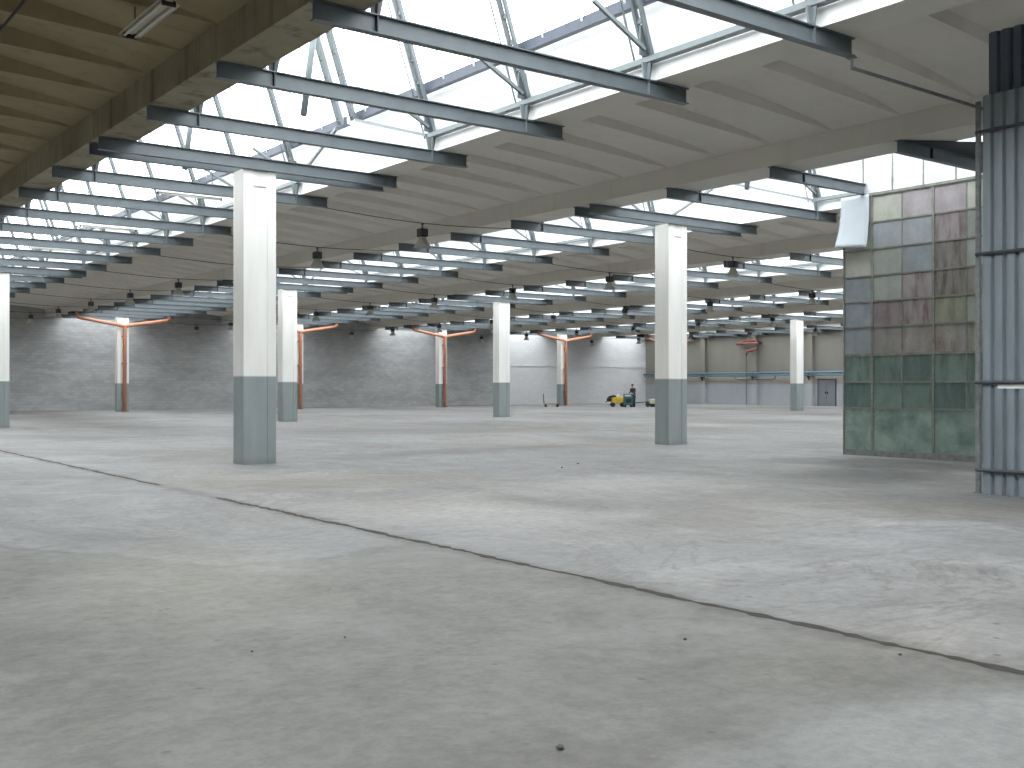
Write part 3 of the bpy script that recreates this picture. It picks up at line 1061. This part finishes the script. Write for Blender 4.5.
def at_px(px, d):
    q = (px - 512) / 1070
    return (d * (SN + q * CS), d * (CS - q * SN), 0)

# ------------------------------------------------------------------ things by the far wall: trolley, machines, worker
t = thing('platform_trolley', 'dark platform trolley with upright handle beside a far column', 'trolley', at_px(551.5, 82.4), -YAW)
MB().box(-0.6, 0.6, -0.35, 0.35, 0.22, 0.28, 0.01).build('platform', 'wood', t)
MB().tube([(-0.58, -0.3, 0.28), (-0.62, -0.3, 0.95), (-0.63, -0.24, 1.0), (-0.63, 0.24, 1.0), (-0.62, 0.3, 0.95), (-0.58, 0.3, 0.28)], 0.025, 8).build('handle', 'dark_steel', t, True)
for sx in (-0.45, 0.45):
    for sy in (-0.28, 0.28):
        MB().lathe([(0.03, sy - 0.025), (0.095, sy - 0.025), (0.1, sy - 0.015), (0.1, sy + 0.015), (0.095, sy + 0.025), (0.03, sy + 0.025)], sx, 0.1, 16, 'y').box(sx - 0.03, sx + 0.03, sy - 0.035, sy + 0.035, 0.1, 0.22).build('wheel', 'black', t)

t = thing('yellow_machine', 'yellow wheeled construction machine with a black hood near the far wall', 'machine', at_px(616.8, 83.2), -YAW)
t.scale = (0.78, 0.8, 0.82)
m = MB().box(-0.55, 0.75, -0.42, 0.42, 0.32, 0.92, 0.1)
m.lathe([(0.05, -0.45), (0.26, -0.43), (0.30, -0.36), (0.30, 0.36), (0.26, 0.43), (0.05, 0.45)], 0.1, 0.72, 18, 'y')
m.build('body', 'yellow', t)
MB().prism([(-0.98, 0.50), (-0.98, 0.78), (-0.78, 1.02), (-0.35, 1.12), (-0.1, 1.06), (-0.1, 0.93), (-0.56, 0.86), (-0.62, 0.5)], 'y', -0.4, 0.4).build('hood', 'black', t)
MB().lathe([(0.11, 0.98), (0.12, 1.0), (0.12, 1.12), (0.06, 1.16), (0.03, 1.16)], 0.12, 0.0, 14).build('filler_cap', 'white', t)
for sx in (-0.42, 0.55):
    for sy in (-0.40, 0.40):
        MB().lathe([(0.05, sy - 0.07), (0.18, sy - 0.07), (0.22, sy - 0.04), (0.22, sy + 0.04), (0.18, sy + 0.07), (0.05, sy + 0.07)], sx, 0.22, 18, 'y').build('wheel', 'black', t)
m = MB().tube([(-0.9, 0, 0.55), (-1.15, 0, 0.42)], 0.035, 8).tube([(-0.95, -0.2, 0.62), (-1.0, -0.2, 0.62)], 0.07, 10)
m.build('tow_bar', 'dark_steel', t)

t = thing('teal_machine', 'dark teal generator between the yellow machine and the worker', 'machine', at_px(628.0, 81.9), -YAW)
MB().box(-0.33, 0.33, -0.38, 0.38, 0.16, 0.82, 0.05).build('housing', 'teal', t)
m = MB()
for sx in (-0.3, 0.3):
    m.tube([(sx, -0.4, 0.06), (sx, -0.4, 0.98), (sx, 0.4, 0.98), (sx, 0.4, 0.06)], 0.025, 8)
m.tube([(-0.3, -0.4, 0.98), (0.3, -0.4, 0.98)], 0.025, 8).tube([(-0.3, 0.4, 0.98), (0.3, 0.4, 0.98)], 0.025, 8)
m.build('tube_frame', 'teal', t)
for k in range(5):
    pass
MB().prism([(-0.2, 0.35), (0.2, 0.35), (0.2, 0.65), (-0.2, 0.65)], 'y', -0.392, -0.378).build('grille', 'black', t)
for sx in (-0.25, 0.25):
    for sy in (-0.36, 0.36):
        MB().lathe([(0.03, sy - 0.03), (0.10, sy - 0.03), (0.10, sy + 0.03), (0.03, sy + 0.03)], sx, 0.10, 14, 'y').build('wheel', 'black', t)

t = thing('floor_saw', 'small pale machine with long dark handle right of the worker', 'machine', at_px(652.0, 82.2), -YAW)
MB().box(-0.25, 0.3, -0.25, 0.25, 0.28, 0.62, 0.06).build('housing', 'cream', t)
MB().tube([(-0.2, -0.18, 0.40), (-1.25, -0.18, 0.34), (-1.3, -0.1, 0.34), (-1.3, 0.1, 0.34), (-1.25, 0.18, 0.34), (-0.2, 0.18, 0.40)], 0.03, 8).build('handle', 'dark_steel', t, True)
MB().lathe([(0.03, -0.02), (0.20, -0.02), (0.20, 0.02), (0.03, 0.02)], -0.32, 0.205, 20, 'y').build('blade', 'dark_steel', t)
for sx in (0.0, 0.22):
    for sy in (-0.22, 0.22):
        MB().lathe([(0.03, sy - 0.03), (0.13, sy - 0.03), (0.13, sy + 0.03), (0.03, sy + 0.03)], sx, 0.13, 14, 'y').build('wheel', 'black', t)

# worker: one skinned figure, clothing as children
def skin_mesh(name, joints, edges, root, mat, parent, levels=1):
    me = bpy.data.meshes.new(name + '_net')
    me.from_pydata([j[0] for j in joints], edges, [])
    o = bpy.data.objects.new(name, me)
    C.objects.link(o)
    md = o.modifiers.new('skin', 'SKIN')
    for i, (co, r) in enumerate(joints):
        sv = me.skin_vertices[0].data[i]
        sv.radius = r if isinstance(r, tuple) else (r, r)
        sv.use_root = i == root
    sb = o.modifiers.new('sub', 'SUBSURF')
    sb.levels = levels
    sb.render_levels = levels
    dg = bpy.context.evaluated_depsgraph_get()
    nm = bpy.data.meshes.new_from_object(o.evaluated_get(dg))
    o.modifiers.clear()
    o.data = nm
    nm.name = name
    nm.materials.clear()
    nm.materials.append(M[mat])
    for p in nm.polygons:
        p.use_smooth = True
    o.parent = parent
    return o

per = thing('person', 'worker in dark clothes standing beside the teal machine near the far wall', 'person', at_px(633.4, 82.95), -YAW + 0.75)
J, E = [], []
def chain(pts, start=None):
    prev = start
    ids = []
    for co, r in pts:
        J.append((co, r))
        i = len(J) - 1
        if prev is not None:
            E.append((prev, i))
        ids.append(i)
        prev = i
    return ids
# local axes: x right in the photo, y away from the camera; the worker faces left, bending slightly over the machine
tr = chain([((0.04, 0, 0.92), (0.15, 0.11)), ((0.02, 0, 1.08), (0.14, 0.10)), ((-0.02, 0, 1.26), (0.17, 0.11)), ((-0.05, 0, 1.40), (0.15, 0.09)), ((-0.08, 0, 1.49), (0.055, 0.055)), ((-0.10, 0, 1.57), (0.072, 0.08)), ((-0.115, 0, 1.66), (0.085, 0.09)), ((-0.11, 0, 1.72), (0.05, 0.055))])
for s in (-1, 1):
    lg = chain([((0.04, 0.095 * s, 0.86), 0.088), ((0.01 + 0.03 * s, 0.11 * s, 0.48), 0.060), ((0.05 + 0.05 * s, 0.115 * s, 0.09), 0.042), ((-0.02 + 0.05 * s, 0.12 * s, 0.04), 0.042), ((-0.12 + 0.05 * s, 0.125 * s, 0.03), 0.03)], tr[0])
    ar = chain([((-0.04, 0.19 * s, 1.40), 0.060), ((-0.10, 0.24 * s, 1.13), 0.044), ((-0.31, 0.20 * s, 1.03), 0.031), ((-0.38, 0.19 * s, 1.02), (0.022, 0.038))], tr[3])
    for q in range(4):
        yy = 0.19 * s + (q - 1.5) * 0.021
        ln = (0.075, 0.085, 0.08, 0.062)[q]
        chain([((-0.42, yy, 1.015), 0.009), ((-0.42 - ln * 0.6, yy, 1.0), 0.008), ((-0.42 - ln * 0.9, yy, 0.975), 0.007)], ar[-1])
    chain([((-0.36, 0.19 * s - 0.045 * s, 1.01), 0.010), ((-0.40, 0.19 * s - 0.055 * s, 0.99), 0.008)], ar[-1])
body = skin_mesh('body', J, E, 0, 'skin', per)
# face: nose, ears, eyes, mouth on the side that looks left
m = MB()
m.prism([(-0.195, 1.60), (-0.225, 1.605), (-0.195, 1.655)], 'y', -0.014, 0.014)
for s in (-1, 1):
    m.lathe([(0.005, 0.083 * s - 0.006), (0.028, 0.083 * s), (0.005, 0.083 * s + 0.006)], -0.105, 1.625, 10, 'y')
m.build('face_features', 'skin', per)
m = MB()
for s in (-1, 1):
    m.box(-0.198, -0.188, 0.03 * s - 0.012, 0.03 * s + 0.012, 1.648, 1.66)
m.box(-0.192, -0.182, -0.025, 0.025, 1.572, 1.578)
m.build('eyes_and_mouth', 'hair', per)
m = MB().lathe([(0.098, 1.655), (0.102, 1.69), (0.088, 1.735), (0.05, 1.765), (0.01, 1.772)], -0.105, 0.0, 16)
m.build('hair', 'hair', per, True)
J, E = [], []
tr = chain([((0.045, 0, 0.78), (0.19, 0.15)), ((0.04, 0, 0.90), (0.185, 0.145)), ((0.02, 0, 1.08), (0.17, 0.13)), ((-0.02, 0, 1.26), (0.19, 0.135)), ((-0.05, 0, 1.40), (0.165, 0.11)), ((-0.07, 0, 1.47), (0.08, 0.08))])
for s in (-1, 1):
    chain([((-0.04, 0.19 * s, 1.40), 0.078), ((-0.10, 0.24 * s, 1.13), 0.062), ((-0.29, 0.205 * s, 1.04), 0.048)], tr[4])
skin_mesh('jacket', J, E, 0, 'navy', per)
J, E = [], []
tr = chain([((0.04, 0, 0.95), (0.16, 0.12)), ((0.04, 0, 0.87), (0.165, 0.13))])
for s in (-1, 1):
    chain([((0.04, 0.095 * s, 0.80), 0.108), ((0.01 + 0.03 * s, 0.11 * s, 0.48), 0.080), ((0.05 + 0.05 * s, 0.115 * s, 0.07), 0.068)], tr[1])
skin_mesh('trousers', J, E, 0, 'trousers', per)
for s in (-1, 1):
    m = MB().box(-0.19 + 0.05 * s, 0.10 + 0.05 * s, 0.12 * s - 0.052, 0.12 * s + 0.052, 0.0, 0.10, 0.03)
    m.build('boot', 'black', per, True)

# ------------------------------------------------------------------ bits of rubble on the floor
def at_floor(px, py):
    d = 1.566 * 1070 / (py - 386.7)
    r = (px - 512) / 1070
    return d * (SN + r * CS), d * (CS - r * SN)
for px, py, s, lab in ((560, 749, 0.018, 'dark stone chip on the floor at the bottom, right of centre'),
                       (685, 640, 0.012, 'small stone chip just below the floor joint, right of centre'),
                       (345, 638, 0.009, 'tiny dark chip on the bare floor left of centre'),
                       (900, 655, 0.010, 'stone chip beside the floor joint at the right'),
                       (252, 652, 0.008, 'small grey chip on the floor at lower left'),
                       (562, 468, 0.02, 'dark crumb on the pale floor between the two near columns'),
                       (578, 464, 0.02, 'crumb of concrete on the pale floor left of the right-centre column')):
    x, y = at_floor(px, py)
    m = MB()
    bmesh.ops.create_icosphere(m.bm, subdivisions=2, radius=s)
    for v in m.bm.verts:
        v.co *= 1 + random.uniform(-0.22, 0.22)
        v.co.z = max(-s * 0.45, v.co.z * 0.7)
    zmin = min(v.co.z for v in m.bm.verts)
    for v in m.bm.verts:
        v.co.z -= zmin
    o = m.build('stone_chip', 'rubble')
    o.location = (x, y, 0)
    tag(o, lab, 'stone', 'stone chips on the floor')
